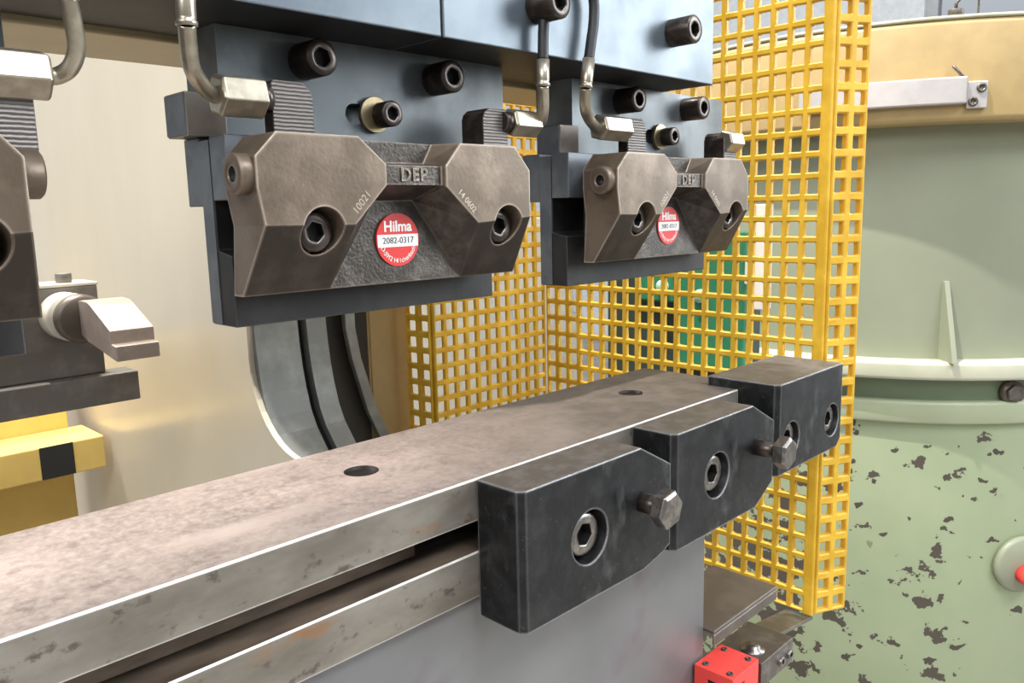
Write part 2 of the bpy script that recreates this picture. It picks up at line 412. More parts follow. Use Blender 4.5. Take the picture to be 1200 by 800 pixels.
# ------------------------------------------------------------------ press bed
bed = thing('press_bed', 'long rust-filmed steel press bed with a dark slot along its front face', 'machine bed', (100, 45, FZ))
X0, X1 = -420, 496.5
prof = [(0, -.8), (.8, 0), (90.5, 0), (90.5, -57), (0, -57), (0, -35.7), (.7, -35), (22, -35), (22, -20), (0, -20)]
bm = bmesh.new(); fs = prism(bm, prof, 'x', X0, X1)
for f in bm.faces:
    c = f.calc_center_median(); n = f.normal
    ys = [v.co.y for v in f.verts]; zs = [v.co.z for v in f.verts]
    if len(f.verts) == 4:
        if min(zs) > -.01: f.material_index = 1
        elif min(zs) > -1.3 or (min(zs) > -36.1 and max(zs) < -34.9 and max(ys) < 1.1): f.material_index = 4
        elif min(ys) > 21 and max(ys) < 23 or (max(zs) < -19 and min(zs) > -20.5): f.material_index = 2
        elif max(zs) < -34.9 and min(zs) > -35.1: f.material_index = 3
top = obj('bed_rail', bm, [M['bedfront'], M['bedtop'], M['slot'], M['sliplit'], M['edge_highlight']], bed)
cut = bmesh.new()
for (x, y) in ((209.5, 49.6), (422.0, 48.8)):
    cyl(cut, (x, y, -14), (x, y, 5), 8.3, n=40)
boolean(top, cut)
cut = bmesh.new(); box(cut, 474.2, 520, -5, 24, -70, 5); boolean(top, cut)
me = top.data
for p in me.polygons:
    if abs(p.normal.z) < .1 and p.area < 2e-4 and p.center.z > -.02 and .0 < p.center.y < .08 and abs(p.normal.x) < .999:
        if min((Vector((p.center.x*1000+100-a, p.center.y*1000+45-b_))).length for a, b_ in ((209.5, 49.6), (422, 48.8))) < 9: p.material_index = 2
bm = bmesh.new(); box(bm, X0, 212, 14, 21.9, -33, -24.5)
obj('slot_bar', bm, M['sliplit'], bed, bevel=.8)
bm = bmesh.new(); box(bm, X0, 446, 6, 84, FZ, -57)
obj('apron_plate', bm, M['apron'], bed, bevel=.8)
# dark bolts sunk in the bed holes
for (x, y) in ((209.5, 49.6), (422.0, 48.8)):
    bm = bmesh.new(); cyl(bm, (x, y, -14), (x, y, -1.6), 8.1, n=32)
    obj('sunk_bolt', bm, M['slot'], bed, bevel=.5)

# ------------------------------------------------------------------ stop blocks on the bed front
def stop_block(label, poly, yb, cbs, hexp=None, hex_shank=8, cb_r=13.4, hr=10.7):
    x = sum(p[0] for p in poly)/len(poly)
    t = thing('stop_block', label, 'steel block', (x, -14, min(p[1] for p in poly)), 'black blocks bolted along the bed front')
    bm = bmesh.new(); prism(bm, poly, 'y', -28.5, yb)
    # broad chamfer on the left front upright edge
    es = [e for e in bm.edges if all(abs(v.co.y+28.5) < .01 and abs(v.co.x-poly[0][0]) < .01 for v in e.verts)]
    bmesh.ops.bevel(bm, geom=es, offset=3.2, segments=1, affect='EDGES')
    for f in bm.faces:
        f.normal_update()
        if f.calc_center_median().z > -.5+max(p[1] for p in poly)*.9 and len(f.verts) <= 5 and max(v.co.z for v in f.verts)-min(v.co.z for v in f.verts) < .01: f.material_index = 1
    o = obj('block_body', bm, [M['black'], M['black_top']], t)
    cut = bmesh.new()
    for (cx, cz) in cbs: cyl(cut, (cx, -40, cz), (cx, -12, cz), cb_r, n=48)
    boolean(o, cut)
    b = o.modifiers.new('bevel', 'BEVEL'); b.width = .0006; b.segments = 2; b.limit_method = 'ANGLE'; b.angle_limit = math.radians(35)
    for (cx, cz) in cbs: socket_screw(t, (cx-1.2, -25.8, cz+.9), (0, -1, 0), hr, 14, 'screw_worn')
    if hexp: hex_bolt(t, hexp[:3], (0, -1, 0), 17.5, 7.6, 5.2, hex_shank, rot=hexp[3])
    return t
stop_block('nearest black steel block, its slanted corner tucked before the second block', [(237.5,-.3),(325.5,-.3),(352.5,-15),(352.5,-60),(346,-63),(328,-67),(237.5,-67)], .0, [(284.5,-35)], (327, -47, -29.5, .35), 14)
stop_block('black steel block between two others, with drip-stained face below its screw', [(356.5,-.4),(441.5,-.4),(469,-15),(469,-55),(447,-67),(356.5,-67)], .0, [(400.8,-34)], (446.5, -51, -27.5, .1), 20)
stop_block('black steel block at the far bed end with two sunk screws', [(474.5,6.3),(573,6.3),(573,-49.5),(567,-54.7),(474.5,-54.7)], 23.0, [(494.5,-33),(557.5,-33)], None, cb_r=11.6, hr=9.9)

# ------------------------------------------------------------------ upper tools
def upper_tool(label, x0, x1):
    t = thing('hanging_press_tool', label, 'press tool', ((x0+x1)/2, 52, 76.5), 'press tools held under the clamps')
    bm = bmesh.new(); prism(bm, [(40,76.5),(40,105),(51,107),(51,150),(60,150),(60,76.5)], 'x', x0, x1)
    obj('tool_blade', bm, M['tool'], t, bevel=.5)
    bm = bmesh.new(); box(bm, x0-.2, x1, 60.1, 73.5, 124.5, 151.6); obj('rear_strip', bm, M['strip'], t, bevel=.5)
    bm = bmesh.new(); box(bm, x0-.2, x1, 38.2, 50.9, 126.5, 151.4); obj('front_strip', bm, M['strip'], t, bevel=.5)
    bm = bmesh.new(); box(bm, x0-.4, x0-.05, 51.3, 60, 77, 150); obj('end_face', bm, M['strip'], t)
    return t
upper_tool('black press tool hanging under the middle clamp', 148.2, 289.8)
upper_tool('black press tool hanging under the right clamp', 349.3, 495.5)
upper_tool('black press tool under the cut-off clamp at the left edge', -60, 74)

# ------------------------------------------------------------------ mounting plates
def mounting_plate(label, x0, x1, scr, mid, bar=True):
    t = thing('mounting_plate', label, 'mounting plate', ((x0+x1)/2, 74, 157), 'plates bolted under the ram')
    bm = bmesh.new(); box(bm, x0, x1, 60, 89, 151.6, 196.6)
    o = obj('plate_body', bm, M['plate'], t)
    cut = bmesh.new(); mx, mz = mid
    xs = (mx-15.5, mx+4.5)
    cyl(cut, (xs[0], 50, mz), (xs[0], 72, mz), 4.6, n=28); boolean(o, cut)
    cut = bmesh.new(); cyl(cut, (xs[1], 50, mz), (xs[1], 72, mz), 4.6, n=28); boolean(o, cut)
    cut = bmesh.new(); box(cut, xs[0], xs[1], 50, 72, mz-4.58, mz+4.58); boolean(o, cut)
    b = o.modifiers.new('bevel', 'BEVEL'); b.width = .0004; b.segments = 2; b.limit_method = 'ANGLE'; b.angle_limit = math.radians(40)
    bm = bmesh.new(); box(bm, xs[0]-3, xs[1]+3, 72.2, 73, mz-4.5, mz+4.5)
    for (sx, sz) in scr: socket_screw(t, (sx, 45, sz), (0, -1, 0), 7.7, 15.2)
    bm.free()
    bm = bmesh.new(); cyl(bm, (mx-5, 59.8, mz), (mx-5, 57.2, mz), 8.3, n=36)
    wsh = obj('washer', bm, M['brass'], t, bevel=.3); wsh['label'] = 'brass-coloured washer over the slot'
    socket_screw(t, (mx-1.2, 49, mz), (0, -1, 0), 5.9, 9)
    if bar:
        bm = bmesh.new(); box(bm, x0-17, x0-.1, 55, 73, 151.7, 168.6)
        obj('side_stop', bm, M['shelf'], t, bevel=.5)
        bm = bmesh.new(); box(bm, x0-17.5, x0-17.02, 55.6, 72.4, 152.3, 168.0)
        obj('side_stop_face', bm, M['strip'], t)
    return t
mounting_plate('dark blue-grey plate behind the middle clamp', 158.5, 320.5, [(198.3,186),(272,185.3)], (238.5,165.8))
mounting_plate('dark blue-grey plate behind the right clamp', 378.7, 550, [(425.7,186.6),(501.1,186.8)], (472.8,166.7))
mounting_plate('plate at the far left edge behind the cut-off clamp', -72, 83.4, [(-20,186),(40,186)], (10,165.8), bar=False)

# ------------------------------------------------------------------ hydraulic clamps
def build_clamp(label):
    t = thing('hydraulic_clamp', label, 'clamp', (212, 20, 90), 'bronze-brown hydraulic clamps')
    V = {}
    bm = bmesh.new()
    def P(n, x, z, y): V[n] = bm.verts.new((x, y, z))
    def F(names, mi=0):
        f = bm.faces.new([V[n] for n in names.split()]); f.material_index = mi; return f
    pts = dict(a1=(151.2,149.8,5), a2=(186.2,149.8,5), a3=(199,139.6,5), a4=(199,131.3,5), a5=(183.2,116,5), a6=(144.6,116.6,5), a7=(142.4,130,5), a8=(142.4,141,5),
               r1=(239.2,149.3,5), r2=(272.6,149.3,5), r3=(282.4,138.5,5), r4=(282.4,117,5), r5=(248.4,115,5), r6=(230.4,130.6,5), r7=(230.4,139.6,5),
               b1=(142.8,90.3,22), b2=(180.5,90.3,22), b3=(251.5,90.0,22), b4=(286.8,90.0,22),
               q1=(205,125.5,23.2), q2=(225.5,125.5,23.2), s1=(194,149.6,18), s2=(201.5,140.8,18), s3=(228.2,140.8,18), s4=(233.5,149.4,18),
               w1=(200,139.4,7.5), w2=(229.6,139.4,7.5), w3=(229.6,131.5,7.5), w4=(200,131.5,7.5),
               e1=(187,101,19.6), e2=(246,100.5,19.6))
    for k, (x, z, y) in pts.items(): P(k, x, z, y)
    per = 'a8 a7 a6 b1 b2 b3 b4 r4 r3 r2 r1 s4 s1 a2 a1'.split()
    for k in per: V['K'+k] = bm.verts.new((pts[k][0], 29, pts[k][1]))
    F('a1 a2 a3 a4 a5 a6 a7 a8'); F('r1 r2 r3 r4 r5 r6 r7')
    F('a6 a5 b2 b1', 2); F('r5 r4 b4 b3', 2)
    F('a4 q1 b2 a5', 1); F('r6 r5 b3 q2', 1)
    F('q1 q2 b3 b2', 1)
    F('w1 w2 w3 w4', 1); F('w2 w1 s2 s3', 1); F('w4 w3 q2 q1', 1)
    F('a3 a4 w4 w1', 1) if False else None
    F('a3 w1 w4 a4', 0); F('r7 r6 w3 w2', 0); F('a4 w4 q1', 1); F('r6 q2 w3', 1)
    F('a2 s1 s2 a3', 0); F('a3 s2 w1', 1); F('r1 r7 s3 s4', 0); F('r7 w2 s3', 1)
    F('s1 s4 s3 s2', 1)
    for v in ('e1', 'e2'): bm.verts.remove(V[v])
    for i in range(len(per)):
        p, q = per[i], per[(i+1) % len(per)]
        bm.faces.new((V[p], V[q], V['K'+q], V['K'+p]))
    bm.faces.new([V['K'+p] for p in per])
    bmesh.ops.triangulate(bm, faces=[f for f in bm.faces if len(f.verts) == 4 and f.material_index == 1])
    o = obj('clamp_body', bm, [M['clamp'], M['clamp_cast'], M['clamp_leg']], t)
    cut = bmesh.new()
    cyl(cut, (169.3, -10, 114), (169.3, 22.5, 114), 9.1, n=40); boolean(o, cut)
    cut = bmesh.new(); cyl(cut, (268.0, -10, 113.5), (268.0, 22.5, 113.5), 9.1, n=40); boolean(o, cut)
    b = o.modifiers.new('bevel', 'BEVEL'); b.width = .0005; b.segments = 2; b.limit_method = 'ANGLE'; b.angle_limit = math.radians(18)
    for (x, z) in ((169.3,114),(268.0,113.5)): socket_screw(t, (x-1, 10.5, z-.3), (0, -1, 0), 7.5, 12.5, 'screw')
    # side plug with a socket
    bm = bmesh.new()
    lathe(bm, (137.6, 13.5, 135), (-1, 0, 0), [(7.4, -5.5), (7.4, -.6), (6.8, 0), (3.0, 0), (2.8, -.3), (2.8, -4), (0, -4)], n=32)
    for f in bm.faces:
        if max((v.co - Vector((v.co.x, 13.5, 135))).length for v in f.verts) < 2.9: f.material_index = 1
    obj('side_plug', bm, [M['clamp'], M['socket']], t)
    bm = bmesh.new(); box(bm, 153, 279, 29.1, 37.4, 96, 139.5); obj('backing_block', bm, M['tool'], t, bevel=.5)
    # grooved port blocks behind the top edge
    for n, (x0, x1) in enumerate(((165, 183), (277, 293.5))):
        bm = bmesh.new(); zt = 172 if n == 0 else 169.5
        poly = [(x0,140),(x1,140),(x1,zt-6),(x1-1.5,zt-2.5),(x1-4.5,zt),(x0+1,zt),(x0,zt-1)]
        if n: poly = [(x0,140),(x1,140),(x1,zt-1),(x1-1,zt),(x0+4,zt),(x0+1.2,zt-2),(x0,zt-5)]
        fs = prism(bm, poly, 'y', 30, 37.4 if n == 0 else 46)
        for f in bm.faces:
            f.material_index = 0 if abs(f.calc_center_median().y - 30) < .1 else 1
        obj('port_block', bm, [M['jaw'], M['screw']], t, bevel=.5)
    # badge
    bc = (216.0, 108.7); yb = 21.7
    bm = bmesh.new(); cyl(bm, (bc[0], 23.6, bc[1]), (bc[0], yb, bc[1]), 11.4, n=56)
    bd = obj('badge', bm, M['redplate'], t); bd['label'] = 'round red badge with white lettering'
    bm = bmesh.new(); h0, h1 = -3.0, 2.3
    poly = [(bc[0]+math.sqrt(11.2**2-h*h)*s_, bc[1]+h) for h, s_ in ((h0, -1), (h0, 1), (h1, 1), (h1, -1))]
    prism(bm, poly, 'y', yb-.12, yb+.2); obj('number_strip', bm, M['white'], bd)
    bm = bmesh.new(); put_text(bm, 'Hilma', 6.4, .12, bc[0], yb-.1, bc[1]+5.6, bold=.16); obj('badge_name', bm, M['white'], bd, recalc=False)
    bm = bmesh.new(); put_text(bm, '2082-0317', 3.9, .1, bc[0], yb-.2, bc[1]-.35); obj('badge_number', bm, M['ink'], bd, recalc=False)
    bm = bmesh.new(); s = 'D-5912 Hilchenbach'
    for i, ch in enumerate(s):
        if ch == ' ': continue
        a = math.radians(-90 - 66 + 132*i/(len(s)-1))
        put_text(bm, ch, 2.9, .1, bc[0]+9.1*math.cos(a), yb-.1, bc[1]+9.1*math.sin(a), a+math.pi/2)
    obj('badge_address', bm, M['white'], bd, recalc=False)
    bm = bmesh.new(); put_text(bm, 'DEP', 7.4, .5, 214.6, 7.4, 135.4, spacing=1.15, bold=.12); obj('cast_letters', bm, M['clamp_cast'], t, recalc=False)
    bm = bmesh.new(); put_text(bm, '10021', 4.4, .08, 186.5, 4.98, 124.5, math.radians(47)); obj('stamped_number', bm, M['stamp'], t, recalc=False)
    bm = bmesh.new(); put_text(bm, '14 0602', 4.0, .08, 242.0, 4.98, 124.6, math.radians(-44)); obj('stamped_number', bm, M['stamp'], t, recalc=False)
    return t
clamp = build_clamp('middle bronze-brown hydraulic clamp with round red badge')
clamp_r = dup(clamp, (208.0, 0, 0), 'right bronze-brown hydraulic clamp beside the yellow mesh, smaller in view')
clamp_l = dup(clamp, (-211.5, 0, 0), 'bronze-brown hydraulic clamp cut off by the left edge of the photo')
bm = bmesh.new(); lathe(bm, (70.9, 13.5, 134), (1, 0, 0), [(7.4, -2), (7.4, 5), (6.6, 5.8), (3, 5.8), (2.8, 4), (0, 4)], n=32); obj('side_plug', bm, M['clamp'], clamp_l)
def children_of(r): return [o for o in C.objects if o.parent == r]
pbs = sorted([o for o in children_of(clamp_r) if o.name.startswith('port_block')], key=lambda o: min(v.co.x for v in o.data.vertices))
pbs[0].location.x += .0205; pbs[1].location.x += .0175

# ------------------------------------------------------------------ hydraulic lines
def hex_x(bm, x0, x1, y, z, r):
    lathe(bm, (x0, y, z), (1, 0, 0), [(0, 0), (r*.84, 0), (r, 1.0), (r, x1-x0-1.0), (r*.84, x1-x0), (0, x1-x0)], n=6, up=(0, .26, .97))
def fwd(p, y):   # the same bend, carried forward of the beam face
    k = (y+260.6)/(p[1]+260.6); return (p[0]*k, y, 120+(p[2]-120)*k)
def line(label, nut, y, z, pipe, ferr, hose, neck, pr=3.0, nr=8.3):
    n_ = len(pipe); y1 = 17.5
    pipe = [p if i < 2 else fwd(p, y+(y1-y)*min(1, (i-1)/(n_-2))) for i, p in enumerate(pipe)]
    ferr = [fwd(p, y1) for p in ferr]; hose = [fwd(p, y1) for p in hose]
    t = thing('hydraulic_line', label, 'hydraulic line', ((nut[0]+nut[1])/2, y, z), 'hydraulic lines to the clamps')
    bm = bmesh.new(); hex_x(bm, nut[0], nut[1], y, z, nr); obj('union_nut', bm, M['zinc'], t, bevel=.4)
    bm = bmesh.new(); cyl(bm, (neck[0], y, z), (neck[1], y, z), 5.0, n=28); obj('fitting_neck', bm, M['screw'], t)
    bm = bmesh.new(); tube(bm, spline(pipe, 10), pr); obj('elbow_pipe', bm, M['zinc'], t)
    if ferr:
        bm = bmesh.new(); a, b_ = Vector(ferr[0]), Vector(ferr[1]); w = (b_-a).normalized(); L = (b_-a).length
        lathe(bm, a, w, [(pr, 0), (pr+.7, .4), (pr+.7, 1.6), (pr+.1, 2.2), (pr+.35, 3.0), (pr+.35, L), (pr*.7, L)], n=24); obj('hose_ferrule', bm, M['zinc'], t)
    if hose:
        bm = bmesh.new(); tube(bm, spline(hose, 8), pr*.92); obj('rubber_hose', bm, M['rubber'], t)
    return t
TP = lambda L: [fwd(p, 33) for p in L]
line('thick bent steel hydraulic pipe left of the middle clamp', (143.5,162), 33, 164.8,
     [(145.5,33,164.4),(142.5,33,164.8),*TP([(140.5,37.5,169),(137.6,37.5,174),(136.9,37.5,182),(136.9,37.5,189.5)])], TP([(136.9,37.5,188.5),(137.6,37.5,215)]), TP([(137.6,37.5,214),(138,37.5,240),(139,37.5,300)]), (161.5,165.2))
line('hydraulic line with black hose at the right end of the middle clamp', (295.2,314.5), 31, 163.6,
     [(314,31,163.6),(317,31,164),(320,31,167),(321.3,31,173),(321.3,31,184)], ((321.3,31,183),(321.6,31,196.5)), [(321.6,31,196),(322.2,31,210),(323.8,31,226),(326,32,245),(328,36,290)], (290,296), pr=2.9, nr=7.2)
line('hydraulic line with curving black hose at the left end of the right clamp', (366.5,392.0), 31, 165.2,
     [(369,31,164.6),(364,31,165.5),(358,31,170),(355.4,31,176),(356.0,31,186)], ((356,31,185),(358.8,31,201)), [(358.8,31,200.5),(361,31,210),(363.5,31,222),(363,31,234),(358,33,250),(352,38,290)], (390,394), pr=3.0, nr=7.6)
line('hydraulic pipe elbow of the clamp at the left edge', (66,87), 31, 165.5,
     [(86,31,165.5),(90,31,166),(94,31,169),(96.5,31,175),(96.3,31,183),(95.5,31,191)], ((95.5,31,190),(95.3,31,216)), [(95.3,31,215),(95,32,240),(95,36,300)], (62,67), pr=2.7, nr=8.2)
bm = bmesh.new(); hex_x(bm, 503.0, 521, 31, 163.5, 7.4)
pl = obj('blanking_plug', bm, M['zinc'], None, loc=(512, 31, 163.5), bevel=.4)
tag(pl, 'short zinc hex plug closing the right end of the right clamp', 'plug')

# ------------------------------------------------------------------ ram and beams
bm = bmesh.new(); box(bm, -420, 476, 95, 150, 194.0, 345)
tag(obj('press_ram', bm, M['ramtan'], None, loc=(100, 120, 194), bevel=1), 'tan painted ram edge showing behind and below the blue-grey beams', 'press ram')
def beam(label, x0, x1, screws, f=23.5):
    t = thing('ram_beam', label, 'beam', ((x0+x1)/2, 55, 196.8), 'blue-grey beams above the clamps')
    bm = bmesh.new(); box(bm, x0, x1, f, 94, 196.8, 345)
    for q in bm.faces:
        if q.calc_center_median().z < 197: q.material_index = 1  # shade under the beam painted in with the near-black tool colour
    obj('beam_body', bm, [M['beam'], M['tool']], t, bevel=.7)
    for (x, z) in screws: socket_screw(t, (x, f-16, z), (0, -1, 0), 8.0, 15.8)
    return t
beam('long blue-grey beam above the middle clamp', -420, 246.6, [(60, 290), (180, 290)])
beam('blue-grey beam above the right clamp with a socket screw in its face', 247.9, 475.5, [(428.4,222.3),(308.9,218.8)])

# ------------------------------------------------------------------ press side frame
frame = thing('press_brake', 'big cream painted machine side frame with curved throat', 'machine frame', (340, 700, FZ))
def throat_face():
    cy, cz, r = 262, 8, 70
    pts = [(1500, 1200), (1500, FZ), (110, FZ), (110, cz-r-2)]
    for k in range(11):
        a = math.radians(-90 + 9*k); pts.append((cy + r*math.cos(a), cz + r*math.sin(a)))
    return pts + [(332, 330), (320, 360), (290, 372), (160, 372), (160, 1200)]
def throat_core(off):
    lo = [(110,-165),(180,-152),(235,-126),(270,-96),(297,-66),(309,-52),(316,-39),(322,-20),(325.5,-4),(328,14),(329.5,32),(330.5,60),(331,120)]
    return [(1500, 1200), (1500, FZ), (110, FZ)] + [(y+off, z) for y, z in lo] + [(331+off, 330), (320+off, 360), (290+off, 372), (160, 372+off), (160, 1200)]
def fplate(name, x0, x1, prof, face, rim):
    bm = bmesh.new(); prism(bm, prof, 'x', x0, x1)
    for f in bm.faces: f.material_index = 0 if len(f.verts) > 4 else 1
    return obj(name, bm, [face, rim], frame)
fplate('cream_side_sheet', 300, 305, throat_face(), M['cream'], M['cream'])
fplate('side_plate', 305.2, 344, throat_core(0), M['rawsteel'], M['rawsteel'])['label'] = 'bare grey plate edge round the throat'
fplate('spacer_plate', 344.2, 352, throat_core(9), M['gap'], M['gap'])
fplate('side_plate', 352.2, 371, throat_core(0), M['rawsteel'], M['rawsteel'])
bm = bmesh.new(); box(bm, 371.5, 428, 352, 372, -600, 400)
tag(obj('inner_cover', bm, M['dark'], None, loc=(400, 360, -600), bevel=1), 'dark sheet cover in the gap beside the grey throat edge', 'machine cover')
bm = bmesh.new()
prism(bm, [(397,200),(408,200),(408.5,20),(413,-8),(428,-58),(440,-85),(520,-330),(508,-330),(429,-85),(417,-58),(403,-8),(398,20)], 'y', 341, 347)
tag(obj('slanted_bar', bm, M['rawsteel'], None, loc=(420, 344, -330), bevel=.8), 'thin light grey slanting bar in front of the dark cover', 'bar')
bm = bmesh.new(); box(bm, 430.5, 474, 351, 420, FZ, 420); box(bm, 428.5, 431, 352, 419, FZ, 419)
tag(obj('tan_post', bm, M['tan'], None, loc=(450, 380, FZ), bevel=1.2), 'tan upright panel left of the yellow mesh', 'post')

# ------------------------------------------------------------------ back gauge
g = thing('back_gauge', 'grey back gauge with a pale stepped finger at left', 'back gauge', (200, 420, -27))
bm = bmesh.new(); box(bm, -300, 247, 420, 448, -27, -3); obj('support_bar', bm, M['gauge'], g, bevel=1)
bm = bmesh.new(); box(bm, 60, 226, 432, 470, -2.9, 69); obj('carrier_block', bm, M['gauge'], g, bevel=1.2)
bm = bmesh.new(); box(bm, 59, 226.5, 431, 471, 69.1, 71.5); obj('block_cover', bm, M['collar'], g, bevel=.6)
bm = bmesh.new(); cyl(bm, (206, 446, 71.5), (206, 446, 79), 6.0, n=24); obj('cover_bolt', bm, M['gauge'], g, bevel=.6)
bm = bmesh.new(); lathe(bm, (199, 431.8, 47), (0, -1, 0), [(17.5, 0), (18.5, 2), (18.5, 20), (17.5, 22), (0, 22)], n=40); cl = obj('collar', bm, M['collar'], g)
bm = bmesh.new(); lathe(bm, (203.5, 409.6, 46), (0, -1, 0), [(18.6, 0), (18.6, 7), (15.5, 10), (0, 10)], n=40); obj('collar_ring', bm, M['shelf'], cl)
bm = bmesh.new(); prism(bm, [(330,21),(330,32),(337.5,33),(337.5,42.5),(372,58),(380,60.5),(392,61),(399,60),(399,34),(385,30)], 'x', 200.5, 231)
obj('gauge_finger', bm, M['finger'], g, bevel=.7)

# ------------------------------------------------------------------ yellow rail
r = thing('guard_rail', 'yellow box rail with a black patch, low at the left edge', 'rail', (200, 700, FZ))
bm = bmesh.new(); box(bm, -300, 291, 660, 729, -147.5, -112); obj('rail_beam', bm, M['yellow'], r, bevel=1.5)
bm = bmesh.new(); box(bm, 227, 259.5, 659.3, 659.9, -147, -112.5); tp = obj('black_patch', bm, M['tape'], r)
bm = bmesh.new(); box(bm, 120, 277, 730, 790, FZ, -30); obj('rail_post', bm, M['yellow'], r, bevel=1.5)

# ------------------------------------------------------------------ yellow mesh guard
guard = thing('mesh_guard', 'yellow square-hole mesh guard folded around the right end of the press', 'mesh guard', (560, 160, -215))
def grid_panel(name, mapf, ulen, vlen, pu, pv, bar, mat, thick=4.0, u_edge=None, jit=.22):
    nu, nv = int(round(ulen/pu)), int(round(vlen/pv)); pu, pv = ulen/nu, vlen/nv
    us, vs = [], []
    for i in range(nu+1): us += [max(0, i*pu-bar/2), min(ulen, i*pu+bar/2)]
    for i in range(nv+1): vs += [max(0, i*pv-bar/2), min(vlen, i*pv+bar/2)]
    bm = bmesh.new(); R_ = random.Random(3)
    G = [[bm.verts.new(mapf(u+R_.uniform(-jit, jit), v+R_.uniform(-jit, jit))) for v in vs] for u in us]
    for i in range(len(us)-1):
        for j in range(len(vs)-1):
            if i % 2 == 1 and j % 2 == 1: continue
            bm.faces.new((G[i][j], G[i+1][j], G[i+1][j+1], G[i][j+1]))
    o = obj(name, bm, mat, guard)
    s = o.modifiers.new('thick', 'SOLIDIFY'); s.thickness = thick*MM; s.offset = 0
    b = o.modifiers.new('bevel', 'BEVEL'); b.width = .0009; b.segments = 1; b.limit_method = 'ANGLE'; b.angle_limit = math.radians(40)
    return o
ZB, ZT = -219, 420
grid_panel('side_panel', lambda u, v: (620, 301-u, ZB+v), 288, ZT-ZB, 14.6, 16.4, 4.9, M['yellow_guard'], thick=5.0)
grid_panel('rear_panel', lambda u, v: (466+u, 303+.6*math.sin(u*.05), ZB+v), 152, ZT-ZB, 14.2, 15.2, 4.9, M['yellow_guard'])
grid_panel('rear_flange', lambda u, v: (466-u*.12, 305+u, ZB+v), 31, ZT-ZB, 15.5, 15.2, 5.4, M['yellow_guard'], thick=5)
grid_panel('front_flange', lambda u, v: (621.5+u*.85, 8-u*.42, ZB+v), 33, ZT-ZB, 16.5, 16.4, 6.2, M['yellow_guard'], thick=6.5)
bm = bmesh.new(); box(bm, 617.5, 622.5, 6.5, 15.5, ZB-2, ZT); obj('corner_strip', bm, M['yellow_guard'], guard, bevel=1.5)

# ------------------------------------------------------------------ safety switch, bracket, shelf
t = thing('safety_switch', 'red safety switch box at the bottom beside the grey apron', 'switch', (450, -10, -240))
bm = bmesh.new(); box(bm, 432.5, 466.5, -24, 4.5, -240, -180); sb = obj('switch_box', bm, M['red'], t)
cut = bmesh.new(); box(cut, 430, 433.4, -14.5, -5.5, -192, -187); boolean(sb, cut)
cut = bmesh.new(); box(cut, 438, 448, -26, -23.2, -192, -187); boolean(sb, cut)
bmd = sb.modifiers.new('bevel', 'BEVEL'); bmd.width = .0014; bmd.segments = 3; bmd.limit_method = 'ANGLE'; bmd.angle_limit = math.radians(40)
bm = bmesh.new(); box(bm, 432.9, 433.3, -14.3, -5.7, -191.8, -187.2); box(bm, 438.2, 447.8, -23.4, -23.1, -191.8, -187.2); obj('key_slot', bm, M['gap'], t)
for (x, y) in ((437.5,-1), (461.5,-1), (437.5,-19), (461.5,-19)):
    bm = bmesh.new(); lathe(bm, (x, y, -180), (0, 0, 1), [(2.3, -.5), (2.3, .5), (1.9, .9), (.9, .9), (.8, .2), (0, .2)], n=20); obj('lid_screw', bm, M['screw'], t)
t = thing('angle_bracket', 'small bare steel angle bracket with two screws beside the red switch', 'bracket', (510, 0, -215))
bm = bmesh.new(); prism(bm, [(20,-199),(-13,-199),(-13,-215),(-16,-215),(-16,-196),(20,-196)], 'x', 487, 535)
obj('bracket_plate', bm, M['bracket'], t, bevel=.6)
for x in (515, 528): socket_screw(t, (x, -18.5, -206), (0, -1, 0), 3.6, 2.4, 'screw_worn')
bm = bmesh.new(); lathe(bm, (500, -2, -196), (0, 0, 1), [(8.5, -.2), (8.5, 1.2), (5.5, 1.4), (5.0, 4.0), (0, 4.0)], n=28); obj('bracket_bolt', bm, M['screw_worn'], t)
bm = bmesh.new()
a = Vector((520, 8, -197)); b_ = Vector((625, 20, -224)); d = Vector((-.05, 1, 0))*11
v = [a-d, b_-d, b_+d, a+d]; lo = [q - Vector((0, 0, 3)) for q in v]
vv = [bm.verts.new(q) for q in lo+v]
for q in ((0,1,2,3),(4,5,6,7),(0,1,5,4),(1,2,6,5),(2,3,7,6),(3,0,4,7)): bm.faces.new([vv[i] for i in q])
tag(obj('guard_strap', bm, M['bracket'], None, loc=(570, 12, -215), bevel=.6), 'flat steel strap running from the bracket to the foot of the yellow mesh', 'strap')
bm = bmesh.new(); box(bm, 446.5, 535.5, -2, 52, -163, -160); box(bm, 446.5, 535.5, -2, 0, -171, -163)
tag(obj('sheet_shelf', bm, M['shelf'], None, loc=(490, 25, -165), bevel=.8), 'grey-brown sheet shelf between apron and yellow mesh', 'shelf')

# ------------------------------------------------------------------ green tank
TC = Vector((1821, 412))
tank = thing('storage_tank', 'large round green tank with tan lid ring and chipped paint', 'tank', (TC.x, TC.y, FZ))
def ring(name, prof, mat, bevel=2):
    bm = bmesh.new(); lathe(bm, (TC.x, TC.y, 0), (0, 0, 1), prof, n=160, up=(0, 1, 0))
    return obj(name, bm, mat, tank, bevel=bevel, angle=30)
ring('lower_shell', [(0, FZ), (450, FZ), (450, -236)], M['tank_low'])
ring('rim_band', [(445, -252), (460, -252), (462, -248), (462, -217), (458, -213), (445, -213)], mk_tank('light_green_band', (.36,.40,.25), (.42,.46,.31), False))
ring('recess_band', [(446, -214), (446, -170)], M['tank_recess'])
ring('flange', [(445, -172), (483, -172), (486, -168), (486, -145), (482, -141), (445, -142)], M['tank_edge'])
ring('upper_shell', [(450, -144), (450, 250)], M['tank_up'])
ring('lid_ring', [(440, 240), (504, 240), (510, 246), (510, 384), (506, 390), (470, 391)], M['tan'])
